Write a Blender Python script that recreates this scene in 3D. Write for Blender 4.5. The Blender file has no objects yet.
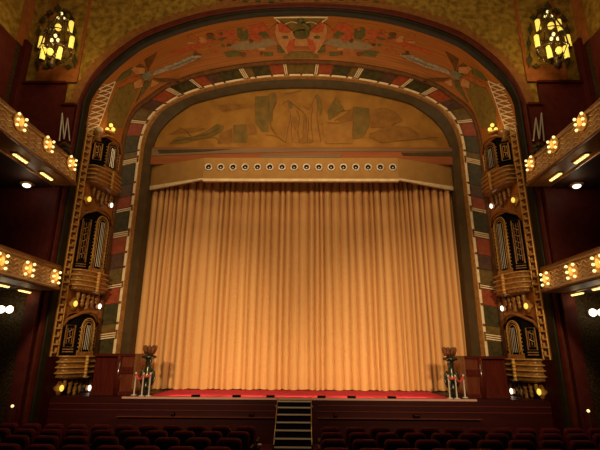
import bpy, bmesh, math, random
from mathutils import Vector, Matrix
from mathutils.bvhtree import BVHTree
import mathutils.geometry as mg
random.seed(7)
PI = math.pi
sc = bpy.context.scene
COL = sc.collection

# ------------------------------------------------------------------ camera
F = 432.0
TH = math.radians(16.4)
EYE = Vector((0, 0, 2.5))
CT, ST = math.cos(TH), math.sin(TH)

def ray(px, py):
    a = (px - 300) / F
    b = (225 - py) / F
    return Vector((a, CT - b * ST, ST + b * CT))
def at(px, py, Y):
    d = ray(px, py)
    return EYE + d * (Y / d.y)
def atX(px, py, X):
    d = ray(px, py)
    return EYE + d * (X / d.x)
def atZ(px, py, Z):
    d = ray(px, py)
    return EYE + d * ((Z - EYE.z) / d.z)
def zat(py, Y):
    return at(300, py, Y).z

cam = bpy.data.cameras.new('camera')
cam.sensor_width = 36
cam.lens = F / 600 * 36
co = bpy.data.objects.new('camera', cam)
COL.objects.link(co)
co.matrix_world = Matrix.Translation(EYE + Vector((.22, 0, 0))) @ Matrix.Rotation(math.atan(.22/16), 4, 'Z') @ Matrix.Rotation(PI / 2 + TH, 4, 'X') @ Matrix.Rotation(math.radians(0.38), 4, 'Z')
sc.camera = co

# ------------------------------------------------------------------ materials
def mat(name, c, c2=None, scale=4.0, rough=0.6, metal=0.0, emit=None, es=1.0, stretch=(1, 1, 1), bump=0.0,
        detail=6.0, lo=0.35, hi=0.65, coord='Object', spec=0.15, sheen=0.0, coat=0.0):
    m = bpy.data.materials.new(name)
    m.use_nodes = True
    nt = m.node_tree
    b = nt.nodes['Principled BSDF']
    b.inputs['Roughness'].default_value = rough
    b.inputs['Metallic'].default_value = metal
    b.inputs['Specular IOR Level'].default_value = spec
    b.inputs['Base Color'].default_value = (*c, 1)
    if sheen: b.inputs['Sheen Weight'].default_value = sheen
    if coat: b.inputs['Coat Weight'].default_value = coat
    if c2 is not None or bump:
        tc = nt.nodes.new('ShaderNodeTexCoord')
        mp = nt.nodes.new('ShaderNodeMapping')
        mp.inputs['Scale'].default_value = stretch
        n = nt.nodes.new('ShaderNodeTexNoise')
        n.inputs['Scale'].default_value = scale
        n.inputs['Detail'].default_value = detail
        nt.links.new(tc.outputs[coord], mp.inputs['Vector'])
        nt.links.new(mp.outputs['Vector'], n.inputs['Vector'])
        if c2 is not None:
            r = nt.nodes.new('ShaderNodeValToRGB')
            r.color_ramp.elements[0].position = lo
            r.color_ramp.elements[1].position = hi
            r.color_ramp.elements[0].color = (*c, 1)
            r.color_ramp.elements[1].color = (*c2, 1)
            nt.links.new(n.outputs['Fac'], r.inputs['Fac'])
            nt.links.new(r.outputs['Color'], b.inputs['Base Color'])
        if bump:
            bp = nt.nodes.new('ShaderNodeBump')
            bp.inputs['Strength'].default_value = bump
            bp.inputs['Distance'].default_value = 0.05
            nt.links.new(n.outputs['Fac'], bp.inputs['Height'])
            nt.links.new(bp.outputs['Normal'], b.inputs['Normal'])
    if emit is not None:
        b.inputs['Emission Color'].default_value = (*emit, 1)
        b.inputs['Emission Strength'].default_value = es
    return m

M = {}
M['olive'] = mat('olive_plaster', (0.20, 0.105, 0.014), (0.44, 0.26, 0.04), 4.2, 0.8, bump=0.25)
M['cove'] = mat('painted_cove', (0.245, 0.092, 0.016), (0.43, 0.140, 0.030), 4.0, 0.5, stretch=(1, 9, 1), coord='UV', lo=.3, hi=.7)
M['cove_red'] = mat('cove_red_paint', (0.36, 0.065, 0.02), (0.45, 0.10, 0.03), 6, 0.55)
M['cove_rust'] = mat('cove_rust_paint', (0.30, 0.085, 0.02), (0.40, 0.13, 0.03), 5, 0.55)
M['cove_green'] = mat('cove_green_paint', (0.085, 0.075, 0.02), (0.14, 0.11, 0.03), 6, 0.6)
M['cove_olive'] = mat('cove_olive_paint', (0.15, 0.095, 0.02), (0.22, 0.14, 0.03), 6, 0.6)
M['cove_grey'] = mat('cove_grey_paint', (0.22, 0.17, 0.09), (0.30, 0.20, 0.10), 6, 0.6)
M['cove_teal'] = mat('cove_teal_paint', (0.13, 0.14, 0.08), (0.20, 0.19, 0.11), 8, 0.5)
M['peach'] = mat('cove_peach_paint', (0.50, 0.24, 0.09), (0.42, 0.17, 0.05), 6, 0.55)
M['silver_paint'] = mat('cove_silver_paint', (0.42, 0.33, 0.24), (0.24, 0.17, 0.12), 9, 0.4)
M['dark_brown'] = mat('dark_brown_paint', (0.10, 0.04, 0.012), (0.16, 0.06, 0.015), 5, 0.5)
M['moulding_red'] = mat('dark_red_moulding', (0.07, 0.008, 0.003), (0.10, 0.014, 0.005), 4, 0.45)
M['moulding_green'] = mat('dark_green_moulding', (0.013, 0.009, 0.003), (0.022, 0.014, 0.004), 4, 0.45)
M['scallop'] = mat('red_brown_scallop', (0.24, 0.085, 0.02), (0.32, 0.13, 0.03), 6, 0.7)
M['band_brown'] = mat('band_brown', (0.20, 0.075, 0.018), (0.28, 0.11, 0.025), 5, 0.5)
M['cream'] = mat('cream_moulding', (0.78, 0.62, 0.38), (0.66, 0.48, 0.26), 5, 0.45)
M['gold'] = mat('gilded_plaster', (0.64, 0.36, 0.105), (0.46, 0.23, 0.05), 9, 0.35, metal=0.15)
M['gold_dark'] = mat('dull_gilding', (0.36, 0.17, 0.042), (0.22, 0.095, 0.02), 9, 0.33, metal=0.15, spec=.5)
M['silver'] = mat('silvered_bar', (0.6, 0.52, 0.42), None, rough=0.35, metal=0.5)
M['frame_dark'] = mat('dark_olive_frame', (0.060, 0.037, 0.015), (0.08, 0.05, 0.02), 3, 0.5)
M['mural'] = mat('ochre_mural', (0.26, 0.115, 0.02), (0.36, 0.17, 0.032), 1.6, 0.65, detail=8)
M['mural_dark'] = mat('olive_mural_paint', (0.13, 0.085, 0.02), (0.21, 0.12, 0.028), 2.5, 0.65)
M['mural_mid'] = mat('brown_mural_paint', (0.20, 0.085, 0.018), (0.27, 0.12, 0.025), 3, 0.65)
M['mural_fig'] = mat('figure_mural_paint', (0.335, 0.155, 0.034), (0.27, 0.118, 0.024), 3, 0.65)
M['mural_line'] = mat('mural_outline_paint', (0.19, 0.085, 0.02), None, rough=0.65)
M['frieze_grey'] = mat('grey_frieze', (0.17, 0.105, 0.055), (0.23, 0.14, 0.07), 2, 0.6, stretch=(.2, 1, 2))
M['frieze_red'] = mat('red_frieze', (0.25, 0.07, 0.025), (0.31, 0.10, 0.03), 2, 0.6, stretch=(.2, 1, 2))
M['valance'] = mat('ochre_valance', (0.315, 0.16, 0.044), (0.36, 0.19, 0.054), 3, 0.6)
M['curtain'] = mat('gold_velvet', (0.70, 0.385, 0.150), (0.60, 0.315, 0.112), 0.9, 0.8, stretch=(9, 1, .1))
M['stage'] = mat('red_stage_carpet', (0.52, 0.022, 0.055), (0.60, 0.034, 0.07), 6, 0.75)
M['lip'] = mat('pink_stage_lip', (0.55, 0.30, 0.22), None, rough=0.5)
M['wood_red'] = mat('dark_red_wood', (0.024, 0.002, 0.0013), (0.036, 0.003, 0.002), 2, 0.45, stretch=(.4, 4, 4))
M['mahogany'] = mat('polished_mahogany', (0.055, 0.007, 0.004), (0.085, 0.012, 0.006), 3, 0.2, stretch=(4, 4, .5), coat=0.2, spec=.5)
M['mahogany_light'] = mat('light_mahogany', (0.10, 0.020, 0.008), (0.14, 0.032, 0.011), 3, 0.22, stretch=(4, 4, .5), coat=0.3, spec=.5)
M['rail_wood'] = mat('dull_red_rail', (0.085, 0.010, 0.007), (0.11, 0.014, 0.009), 3, 0.5)
M['brass'] = mat('brass_edge', (0.5, 0.33, 0.14), None, rough=0.3, metal=0.8)
M['seat'] = mat('dark_red_velvet', (0.062, 0.0025, 0.006), (0.085, 0.004, 0.008), 12, 0.8)
M['seat_back'] = mat('black_seat_shell', (0.006, 0.002, 0.002), None, rough=0.6)
M['floor'] = mat('dark_carpet', (0.06, 0.008, 0.008), (0.09, 0.012, 0.01), 8, 0.9)
M['black'] = mat('recess_shade_black', (0.004, 0.003, 0.003), None, rough=0.7, spec=.03)  # near-black colour stands in for the shade inside recesses
M['wall_red'] = mat('dark_red_wall', (0.075, 0.010, 0.008), (0.10, 0.016, 0.010), 5, 0.55)
M['wallpaper'] = mat('dark_patterned_paper', (0.03, 0.018, 0.007), (0.085, 0.05, 0.016), 16, 0.7, lo=.45, hi=.58)
M['wave'] = mat('pale_gilding', (0.62, 0.40, 0.17), (0.5, 0.29, 0.10), 9, 0.4)
M['soffit'] = mat('brown_soffit', (0.17, 0.075, 0.022), (0.22, 0.10, 0.03), 3, 0.5)
M['fascia'] = mat('ochre_fascia', (0.33, 0.17, 0.048), (0.42, 0.22, 0.065), 4, 0.5, bump=.2)
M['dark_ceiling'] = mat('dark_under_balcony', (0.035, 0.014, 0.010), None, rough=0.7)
M['panel_rust'] = mat('rust_stone', (0.21, 0.034, 0.010), (0.29, 0.055, 0.014), 6, 0.4)
M['panel_green'] = mat('dark_green_stone', (0.030, 0.024, 0.007), (0.065, 0.045, 0.011), 6, 0.4)
M['panel_olive'] = mat('olive_stone', (0.10, 0.055, 0.010), (0.15, 0.085, 0.016), 6, 0.4)
M['panel_purple'] = mat('purple_brown_stone', (0.06, 0.025, 0.014), (0.10, 0.042, 0.022), 6, 0.4)
M['bronze'] = mat('dark_green_bronze', (0.05, 0.055, 0.035), (0.09, 0.085, 0.05), 10, 0.25, metal=0.7)
M['petal'] = mat('rust_bowl', (0.22, 0.075, 0.03), (0.13, 0.05, 0.02), 10, 0.5)
M['post'] = mat('pale_post', (0.6, 0.5, 0.42), None, rough=0.35)
M['rope'] = mat('red_rope', (0.55, 0.08, 0.05), None, rough=0.7)
M['iron'] = mat('dark_iron', (0.07, 0.045, 0.02), (0.11, 0.07, 0.03), 10, 0.4, metal=0.3)
M['foliage'] = mat('dark_green_relief', (0.05, 0.045, 0.015), (0.09, 0.07, 0.02), 10, 0.6)
M['glow_y'] = mat('yellow_glass', (0.8, 0.6, 0.2), (0.8, .55, .15), 14, 0.4, emit=(1.0, 0.72, 0.10), es=.92)
M['glow_p'] = mat('pale_bulb', (0.9, 0.8, 0.5), None, rough=0.4, emit=(1.0, 0.80, 0.32), es=1.3)
M['glow_o'] = mat('orange_glass', (0.8, 0.4, 0.1), None, rough=0.4, emit=(1.0, 0.40, 0.06), es=0.9)
M['glow_w'] = mat('white_bulb', (0.9, 0.9, 0.8), None, rough=0.4, emit=(1.0, 0.93, 0.7), es=2.4)
M['glow_s'] = mat('soffit_bulb', (0.9, 0.8, 0.5), None, rough=0.4, emit=(1.0, 0.70, 0.20), es=1.8)
M['unlit'] = mat('unlit_glass', (0.11, 0.075, 0.03), None, rough=0.3)
M['step_black'] = mat('black_riser', (0.005, 0.003, 0.003), None, rough=0.8, spec=.03)
M['step_edge'] = mat('pale_step_edge', (0.44, 0.33, 0.24), None, rough=0.4)

# ------------------------------------------------------------------ mesh builder
ORG = {}
class MB:
    def __init__(s):
        s.v = []; s.f = []; s.uv = None
    def add(s, vs, fs):
        n = len(s.v)
        s.v += [Vector(p) for p in vs]
        s.f += [tuple(i + n for i in f) for f in fs]
        return s
    def box(s, lo, hi):
        x0, y0, z0 = lo; x1, y1, z1 = hi
        x0, x1 = min(x0, x1), max(x0, x1); y0, y1 = min(y0, y1), max(y0, y1); z0, z1 = min(z0, z1), max(z0, z1)
        return s.add([(x0,y0,z0),(x1,y0,z0),(x1,y1,z0),(x0,y1,z0),(x0,y0,z1),(x1,y0,z1),(x1,y1,z1),(x0,y1,z1)],
                     [(0,3,2,1),(4,5,6,7),(0,1,5,4),(1,2,6,5),(2,3,7,6),(3,0,4,7)])
    def tube(s, pts, r, n=6, closed=False):
        pts = [Vector(p) for p in pts]
        rs = r if isinstance(r, (list, tuple)) else [r] * len(pts)
        rings = []
        prev = None
        for i, p in enumerate(pts):
            a = pts[i - 1] if i > 0 else (pts[-1] if closed else p)
            b = pts[i + 1] if i < len(pts) - 1 else (pts[0] if closed else p)
            d = (b - a)
            if d.length < 1e-9: d = Vector((0, 0, 1))
            d.normalize()
            if prev is None:
                u = d.orthogonal().normalized()
            else:
                u = prev - d * prev.dot(d)
                u = u.normalized() if u.length > 1e-6 else d.orthogonal().normalized()
            prev = u
            w = d.cross(u)
            rings.append([p + (u * math.cos(2*PI*k/n) + w * math.sin(2*PI*k/n)) * rs[i] for k in range(n)])
        vs = [q for rg in rings for q in rg]
        fs = []
        L = len(rings)
        for i in range(L if closed else L - 1):
            j = (i + 1) % L
            for k in range(n):
                l = (k + 1) % n
                fs.append((i*n+k, i*n+l, j*n+l, j*n+k))
        if not closed:
            fs.append(tuple(reversed(range(n)))); fs.append(tuple((L-1)*n+k for k in range(n)))
        return s.add(vs, fs)
    def lathe(s, c, prof, n=16, sx=1.0, sy=1.0):
        c = Vector(c)
        vs = []
        for r, z in prof:
            for k in range(n):
                a = 2*PI*k/n
                vs.append(c + Vector((math.cos(a)*r*sx, math.sin(a)*r*sy, z)))
        fs = []
        L = len(prof)
        for i in range(L-1):
            for k in range(n):
                l = (k+1) % n
                fs.append((i*n+k, i*n+l, (i+1)*n+l, (i+1)*n+k))
        fs.append(tuple(reversed(range(n)))); fs.append(tuple((L-1)*n+k for k in range(n)))
        return s.add(vs, fs)
    def ball(s, c, r, n=10, m=6, sc=(1, 1, 1)):
        c = Vector(c)
        vs = [c + Vector((0, 0, -r*sc[2]))]
        for i in range(1, m):
            t = -PI/2 + PI*i/m
            for k in range(n):
                a = 2*PI*k/n
                vs.append(c + Vector((math.cos(t)*math.cos(a)*r*sc[0], math.cos(t)*math.sin(a)*r*sc[1], math.sin(t)*r*sc[2])))
        vs.append(c + Vector((0, 0, r*sc[2])))
        fs = [(0, 1+(k+1) % n, 1+k) for k in range(n)]
        for i in range(m-2):
            for k in range(n):
                l = (k+1) % n
                fs.append((1+i*n+k, 1+i*n+l, 1+(i+1)*n+l, 1+(i+1)*n+k))
        t = len(vs)-1; o = 1+(m-2)*n
        fs += [(o+k, o+(k+1) % n, t) for k in range(n)]
        return s.add(vs, fs)
    def loft(s, rings, closed=False):
        n = len(rings[0])
        vs = [p for r in rings for p in r]
        fs = []
        for i in range(len(rings)-1):
            for k in range(n if closed else n-1):
                l = (k+1) % n
                fs.append((i*n+k, i*n+l, (i+1)*n+l, (i+1)*n+k))
        return s.add(vs, fs)
    def prism(s, poly, d):
        """closed polygon of 3D points pushed along vector d"""
        poly = [Vector(p) for p in poly]; d = Vector(d); n = len(poly)
        return s.add(poly + [p + d for p in poly],
                     [tuple(reversed(range(n))), tuple(range(n, 2*n))] + [(i, (i+1) % n, n+(i+1) % n, n+i) for i in range(n)])
    def build(s, name, m, parent=None, smooth=False):
        o_ = ORG.get(parent.name, Vector((0, 0, 0))) if parent else Vector((0, 0, 0))
        me = bpy.data.meshes.new(name)
        me.from_pydata([tuple(v - o_) for v in s.v], [], s.f)
        bm = bmesh.new(); bm.from_mesh(me)
        bmesh.ops.recalc_face_normals(bm, faces=bm.faces)
        bm.to_mesh(me); bm.free()
        me.materials.append(m)
        if smooth:
            for p in me.polygons: p.use_smooth = True
        o = bpy.data.objects.new(name, me)
        COL.objects.link(o)
        if parent:
            o.parent = parent
            ORG[o.name] = o_
        return o

def tag(o, label=None, cat=None, group=None, kind=None):
    if label: o['label'] = label
    if cat: o['category'] = cat
    if group: o['group'] = group
    if kind: o['kind'] = kind
    return o
def thing(name, loc, label, cat, group=None):
    o = bpy.data.objects.new(name, None)
    COL.objects.link(o)
    o.location = loc
    o.empty_display_size = 0.1
    ORG[o.name] = Vector(loc)
    return tag(o, label, cat, group)
def struct(name, mb, m, label=None, cat=None, smooth=False):
    o = mb.build(name, m, None, smooth)
    ORG[o.name] = Vector((0, 0, 0))
    return tag(o, label, cat, None, 'structure')

# ------------------------------------------------------------------ arch profiles
def catmull(P, n):
    P = [P[0]*2 - P[1]] + P + [P[-1]*2 - P[-2]]
    out = []
    for i in range(1, len(P)-2):
        for k in range(24):
            t = k/24
            a, b, c, d = P[i-1], P[i], P[i+1], P[i+2]
            out.append(0.5*((2*b) + (c-a)*t + (2*a-5*b+4*c-d)*t*t + (3*b-a-3*c+d)*t**3))
    out.append(P[-2])
    L = [0]
    for i in range(1, len(out)): L.append(L[-1] + (out[i]-out[i-1]).length)
    res = []; j = 0
    for k in range(n+1):
        s = L[-1]*k/n
        while j < len(L)-2 and L[j+1] < s: j += 1
        t = (s-L[j])/max(1e-9, L[j+1]-L[j])
        res.append(out[j].lerp(out[j+1], max(0, min(1, t))))
    return res
NA, NL = 160, 30
def ring(trace, Y, zbase, xoff=0.0):
    pts = [at(x, y, Y) for x, y in trace]
    x0 = pts[0].x
    full = pts + [Vector((-p.x, p.y, p.z)) for p in reversed(pts[:-1])]
    # a point below the spring keeps the tangent upright
    arc = catmull(full, NA)
    legs = [Vector((x0, Y, zbase + (pts[0].z-zbase)*i/NL)) for i in range(NL)]
    return legs + arc + [Vector((-p.x, p.y, p.z)) for p in reversed(legs)]
T0 = [(75,105),(84,84),(100,63),(125,42.5),(150,28.5),(200,12.5),(250,5.5),(300,3.5)]
T1 = [(88,105),(92,96),(102,82),(125,61),(150,44.5),(200,27),(250,18),(300,15.5)]
T2 = [(119,165),(121,147),(125,128),(133,111),(150,97),(167,86),(200,74.5),(250,65.5),(300,62.5)]
T3 = [(140.5,160),(142,146),(146,132),(153,119),(167,106),(200,92),(250,81.5),(300,78.5)]
T5 = [(149,162),(150.5,149),(156,134.5),(166,121.5),(182,109),(199,101),(249.5,90.3),(300,87.3)]
ZS = 1.06   # stage level
ZB = -0.3
R0 = ring(T0, 14.5, ZB)
R1 = ring(T1, 14.72, ZB)
Rm = [a.lerp(b, .5) + Vector((0, -.10, 0)) for a, b in zip(R0, R1)]
R2 = ring(T2, 16.8, ZB)
R3 = ring(T3, 17.2, ZB)
R5 = ring(T5, 17.5, ZB)
R4 = [a.lerp(b, .12) + Vector((0, -.03, 0)) for a, b in zip(R3, R5)]
R6 = [Vector((p.x, 18.3, p.z)) for p in R5]

# mouldings of the outer arch
def bulged(Ra, Rb, k, dep):
    out = []
    for i in range(k+1):
        t = i/k
        out.append([a.lerp(b, t) + Vector((0, -dep*math.sin(PI*t), 0)) for a, b in zip(Ra, Rb)])
    return out
struct('trim_1', MB().loft(bulged(R0, Rm, 6, .12)), M['moulding_red'], 'dark red outer moulding round the great arch', 'moulding', True)
struct('trim_2', MB().loft(bulged(Rm, R1, 6, .10)), M['moulding_green'], 'dark green inner moulding just inside the red arch moulding', 'moulding', True)

# cove
NC = 12
def cove_pt(i, t):
    a, b = R1[i], R2[i]
    p = a.lerp(b, t)
    if NL <= i <= NL+NA:
        c = Vector((0, p.y, 9.0))
        n = (p - c); n.y = 0
        ease = min(1, (i-NL)/25, (NL+NA-i)/25)
        p = p + n.normalized() * (.16 * math.sin(PI*t) * ease)
    return p
cv = MB(); NR = len(R1)
rows = [[cove_pt(i, j/NC) for i in range(NR)] for j in range(NC+1)]
cv.loft(rows)
cove = struct('wall_cove', cv, M['cove'], 'painted orange brown splayed cove of the proscenium arch', 'wall', True)
uvl = cove.data.uv_layers.new(name='UVMap')
for lp in cove.data.loops:
    vi = lp.vertex_index
    j, i = divmod(vi, NR)
    uvl.data[lp.index].uv = (i/NR*4, j/NC)
COVE = BVHTree.FromPolygons([tuple(v) for v in cv.v], cv.f)
def hit(px, py, lift=0.0):
    d = ray(px, py).normalized()
    loc, n, idx, dist = COVE.ray_cast(EYE, d)
    if loc is None:
        p = at(px, py, 15.6); n = Vector((0, -1, 0))
        return p, n
    if n.dot(d) > 0: n = -n
    return loc + n*lift, n

# coloured band
band = struct('trim_3', MB().loft([R2, [a.lerp(b, .5) for a, b in zip(R2, R3)], R3]), M['band_brown'], 'brown bed of the coloured stone band round the curtain', 'moulding', True)
edge_tube = MB().tube([p + Vector((0, -.05, 0)) for p in R2], .11, 8)
struct('trim_4', edge_tube, M['dark_brown'], 'rounded brown roll moulding between the cove and the coloured band', 'moulding', True)  # dark brown stands in for the shadow line along this edge
def band_pt(s, t, lift):
    i = int(s); f = s - i
    i = min(i, NR-2)
    a = R2[i].lerp(R2[i+1], f); b = R3[i].lerp(R3[i+1], f)
    p = a.lerp(b, t)
    u = (R2[i+1]-R2[i]).normalized(); w = (b-a).normalized()
    n = u.cross(w)
    if n.y > 0: n = -n
    return p + n.normalized()*lift
# running length along the band (middle line)
mid = [a.lerp(b, .5) for a, b in zip(R2, R3)]
LEN = [0]
for i in range(1, NR): LEN.append(LEN[-1] + (mid[i]-mid[i-1]).length)
def s_of(l):
    l = max(0, min(LEN[-1], l))
    lo, hi = 0, NR-1
    while hi-lo > 1:
        m = (lo+hi)//2
        if LEN[m] <= l: lo = m
        else: hi = m
    return lo + (l-LEN[lo])/max(1e-9, LEN[hi]-LEN[lo])
def patch(l0, l1, t0, t1, lift, k=5):
    mb = MB()
    top = [[band_pt(s_of(l0+(l1-l0)*i/k), t, lift) for i in range(k+1)] for t in (t0, t1)]
    bot = [[band_pt(s_of(l0+(l1-l0)*i/k), t, -.02) for i in range(k+1)] for t in (t0, t1)]
    mb.loft(top); mb.loft([bot[0], top[0]]); mb.loft([top[1], bot[1]])
    mb.loft([[top[0][0], bot[0][0]], [top[1][0], bot[1][0]]]); mb.loft([[top[0][-1], bot[0][-1]], [top[1][-1], bot[1][-1]]])
    return mb
half = LEN[-1]/2
seq = [('panel_olive', .62), ('div', .16), ('panel_rust', .62), ('panel_green', .78), ('panel_olive', .3), ('div2', .24), ('panel_green', .95), ('panel_purple', .55), ('panel_rust', .5), ('div', .16),
       ('panel_green', .85), ('div2', .24), ('panel_rust', .7), ('panel_purple', .6)]
def lay(l, sgn):
    k = 0
    while l < half - 1.25:
        nm, w = seq[k % len(seq)]; k += 1
        a, b = half + sgn*l, half + sgn*(l+w)
        a, b = min(a, b), max(a, b)
        if nm.startswith('div'):
            q = 2 if nm == 'div' else 3
            for j in range(q):
                aa = a + (b-a)*(j*1.0/q) + .005; bb = aa + .042
                patch(aa, bb, .04, .74, .075, 2).build('divider', M['cream'], band)
        else:
            patch(a+.012, b-.012, .06, .70, .04).build('panel', M[nm], band)
            patch(a+.05, b-.05, .71, .82, .15).build('bead_moulding', M['cream'], band)
        l += w
lay(0.0, 1)
k0 = ('panel_olive', .62)
def lay2():
    lay(0.0, -1)
lay2()
# frame
R34 = [a.lerp(b, .76) for a, b in zip(R2, R3)]
struct('trim_5', MB().loft(bulged(R34, R4, 6, .13)), M['gold_dark'], 'thin dull gold moulding inside the coloured band', 'moulding', True)
struct('trim_6', MB().loft([R4, R5]).loft([R5, [Vector((p.x, 18.6, p.z)) for p in R5]]), M['frame_dark'], 'dark olive inner frame of the stage opening', 'moulding')

# ------------------------------------------------------------------ tympanum wall + mural
YM = 17.62
zt0 = zat(147.5, YM)
top = [Vector((p.x*1.03, YM, p.z + .15)) for p in R5 if p.z > zt0 - .5]
w = MB()
ZPEL = zat(158, 16.8)
w.add([(p.x, YM, p.z) for p in top] + [(p.x, YM, ZPEL+.03) for p in top],
      [(i, i+1, len(top)+i+1, len(top)+i) for i in range(len(top)-1)])
struct('wall_tympanum', w, M['mural'], 'ochre rounded wall panel above the curtain pelmet', 'wall')
mural = thing('mural', (0, YM-.02, zt0), 'wide ochre mural of reclining figures and blocks above the curtain', 'mural')

def relief(pxpts, fn, thick, mb=None, sub=1):
    """polygon traced on a surface: fn(px,py,lift)->point; solid low relief"""
    mb = mb or MB()
    bm = bmesh.new()
    vs = [bm.verts.new((x, y, 0)) for x, y in pxpts]
    f = bm.faces.new(vs)
    bmesh.ops.triangulate(bm, faces=[f])
    for _ in range(sub):
        bmesh.ops.subdivide_edges(bm, edges=bm.edges[:], cuts=1, use_grid_fill=True)
        bmesh.ops.triangulate(bm, faces=bm.faces[:])
    bm.verts.index_update()
    P = [(v.co.x, v.co.y) for v in bm.verts]
    n = len(P)
    fs = [tuple(v.index for v in f.verts) for f in bm.faces]
    bd = [tuple(v.index for v in e.verts) for e in bm.edges if len(e.link_faces) == 1]
    bm.free()
    vt = [fn(x, y, thick) for x, y in P] + [fn(x, y, -.015) for x, y in P]
    mb.add(vt, fs + [(a, b, b+n, a+n) for a, b in bd])
    return mb
def ell(cx, cy, rx, ry, n=14, a0=0):
    return [(cx + rx*math.cos(2*PI*k/n+a0), cy + ry*math.sin(2*PI*k/n+a0)) for k in range(n)]
def f_mur(x, y, l): return at(x, y, YM - l)
def f_cove(x, y, l): return hit(x, y, l)[0]
def c1(pts): return [(150+x/3.75, 80+y/3.75) for x, y in pts]
def c2(pts): return [(300+x/3.75, 80+y/3.75) for x, y in pts]
mur = [
 ('painted_cloud', 'mural_mid', c1([(250,95),(290,90),(350,92),(385,100),(340,108),(270,120),(255,110)])),
 ('painted_tower', 'mural_dark', c1([(388,62),(440,58),(440,110),(440,195),(415,195),(390,160)])),
 ('painted_cloud', 'mural_mid', c1([(445,62),(472,75),(466,95),(448,108)])),
 ('painted_block', 'mural_dark', c1([(308,168),(360,165),(360,235),(308,235)])),
 ('painted_block', 'mural_mid', c1([(364,165),(385,163),(395,185),(395,203),(366,205)])),
 ('painted_block', 'mural_mid', c1([(258,200),(304,180),(304,236),(250,238)])),
 ('painted_reclining_figure', 'mural_dark', c1([(68,238),(100,212),(150,215),(200,195),(245,165),(272,170),(268,190),(230,212),(180,224),(110,240)])),
 ('painted_wing', 'mural_mid', c1([(60,205),(100,185),(160,178),(205,182),(160,195),(100,200)])),
 ('painted_standing_figure', 'mural_fig', [(281.3,103.7),(284.7,101.0),(291.3,100.0),(295.0,102.7),(293.0,105.3),(297.5,109.0),(301.3,112.0),(302.0,117.3),(301.0,142.3),(283.7,142.7),(285.0,124.0),(287.3,117.3),(286.7,109.0),(283.7,105.3)]),
 ('painted_standing_figure', 'mural_fig', [(297.5,107.3),(302.0,106.7),(307.0,109.0),(310.7,103.7),(311.7,97.3),(315.3,95.0),(318.3,99.0),(318.7,112.3),(317.0,124.0),(319.7,141.5),(305.3,141.5),(306.0,120.7),(304.7,114.0),(298.7,110.0)]),
 ('painted_hair', 'mural_dark', [(286.0,102.3),(290.0,101.3),(292.0,104.3),(290.7,109.0),(288.0,108.7)]),
 ('painted_hair', 'mural_dark', [(313.3,96.0),(316.3,94.3),(319.0,99.3),(321.0,109.0),(319.3,115.7),(317.0,109.0),(315.3,102.3)]),
 ('painted_fountain', 'mural_mid', [(296.7,139.8),(302.0,137.0),(303.3,114.0),(305.0,114.0),(305.7,137.0),(311.7,140.3),(310.7,142.7),(297.3,142.7)]),
 ('painted_skirt_shade', 'mural_mid', [(288.3,115.7),(295.0,117.3),(297.5,122.3),(294.2,130.7),(290.0,124.0)]),
 ('painted_terrace', 'mural_dark', [(267.5,94.0),(273.3,92.3),(275.8,97.3),(271.7,105.7),(271.3,120.7),(268.0,122.3)]),
 ('painted_rays', 'mural_dark', c2([(98,118),(130,62),(150,95),(162,110),(130,132),(104,150)])),
 ('painted_rays', 'mural_mid', c2([(140,148),(175,118),(196,102),(190,150),(160,160)])),
 ('painted_block', 'mural_dark', c2([(196,100),(253,106),(253,172),(230,215),(196,220)])),
 ('painted_cloud', 'mural_mid', c2([(258,112),(310,104),(352,120),(380,150),(320,178),(258,175)])),
 ('painted_reclining_figure', 'mural_mid', c2([(255,212),(290,190),(330,170),(400,176),(440,200),(510,214),(420,222),(300,234)])),
 ('painted_drapery', 'mural_fig', c2([(80,160),(140,165),(192,152),(192,236),(90,238)])),
]
for kk_, (nm, mm, pts) in enumerate(mur):
    relief(pts, f_mur, .016 + .0025*kk_, sub=0).build(nm, M[mm], mural)
lines = [[(287.5,109.0),(289.3,117.3),(286.7,129.0),(284.7,142.3)],[(295.0,110.7),(298.3,117.3),(296.7,130.7),(298.7,142.3)],[(281.7,103.3),(287.5,100.7),(293.0,105.3),(302.0,112.0)],[(291.0,119.0),(290.0,130.7),(291.7,142.3)],[(302.0,106.7),(308.3,109.0),(312.7,99.0),(315.3,95.0)],[(311.7,105.7),(310.0,120.7),(312.0,141.5)],[(316.7,102.3),(316.0,120.7),(319.7,141.5)],[(306.7,115.7),(307.3,127.3),(306.0,141.5)],[(283.3,94.0),(293.3,92.3),(300.0,90.7)],[(320.0,124.0),(330.0,122.7),(340.0,124.0)],
         
         c1([(70,236),(150,214),(205,205),(255,180)]), c1([(80,225),(160,222),(240,215),(255,236)]), c1([(430,205),(470,212),(500,230)]),
         c2([(265,212),(330,196),(400,206),(470,208)]), c2([(345,205),(400,212),(505,225)]), c2([(110,140),(140,120),(185,112)]), c2([(125,152),(170,130),(195,108)]),
         c2([(255,205),(290,190),(345,160),(370,140)]), c1([(105,178),(130,190),(150,212)]), c1([(470,80),(452,120),(448,170),(470,205)])]
for L_ in lines:
    P = catmull([Vector((x, y, 0)) for x, y in L_], 14)
    MB().tube([at(p.x, p.y, YM-.05) for p in P], .012, 5).build('painted_outline', M['mural_line'], mural)
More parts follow.
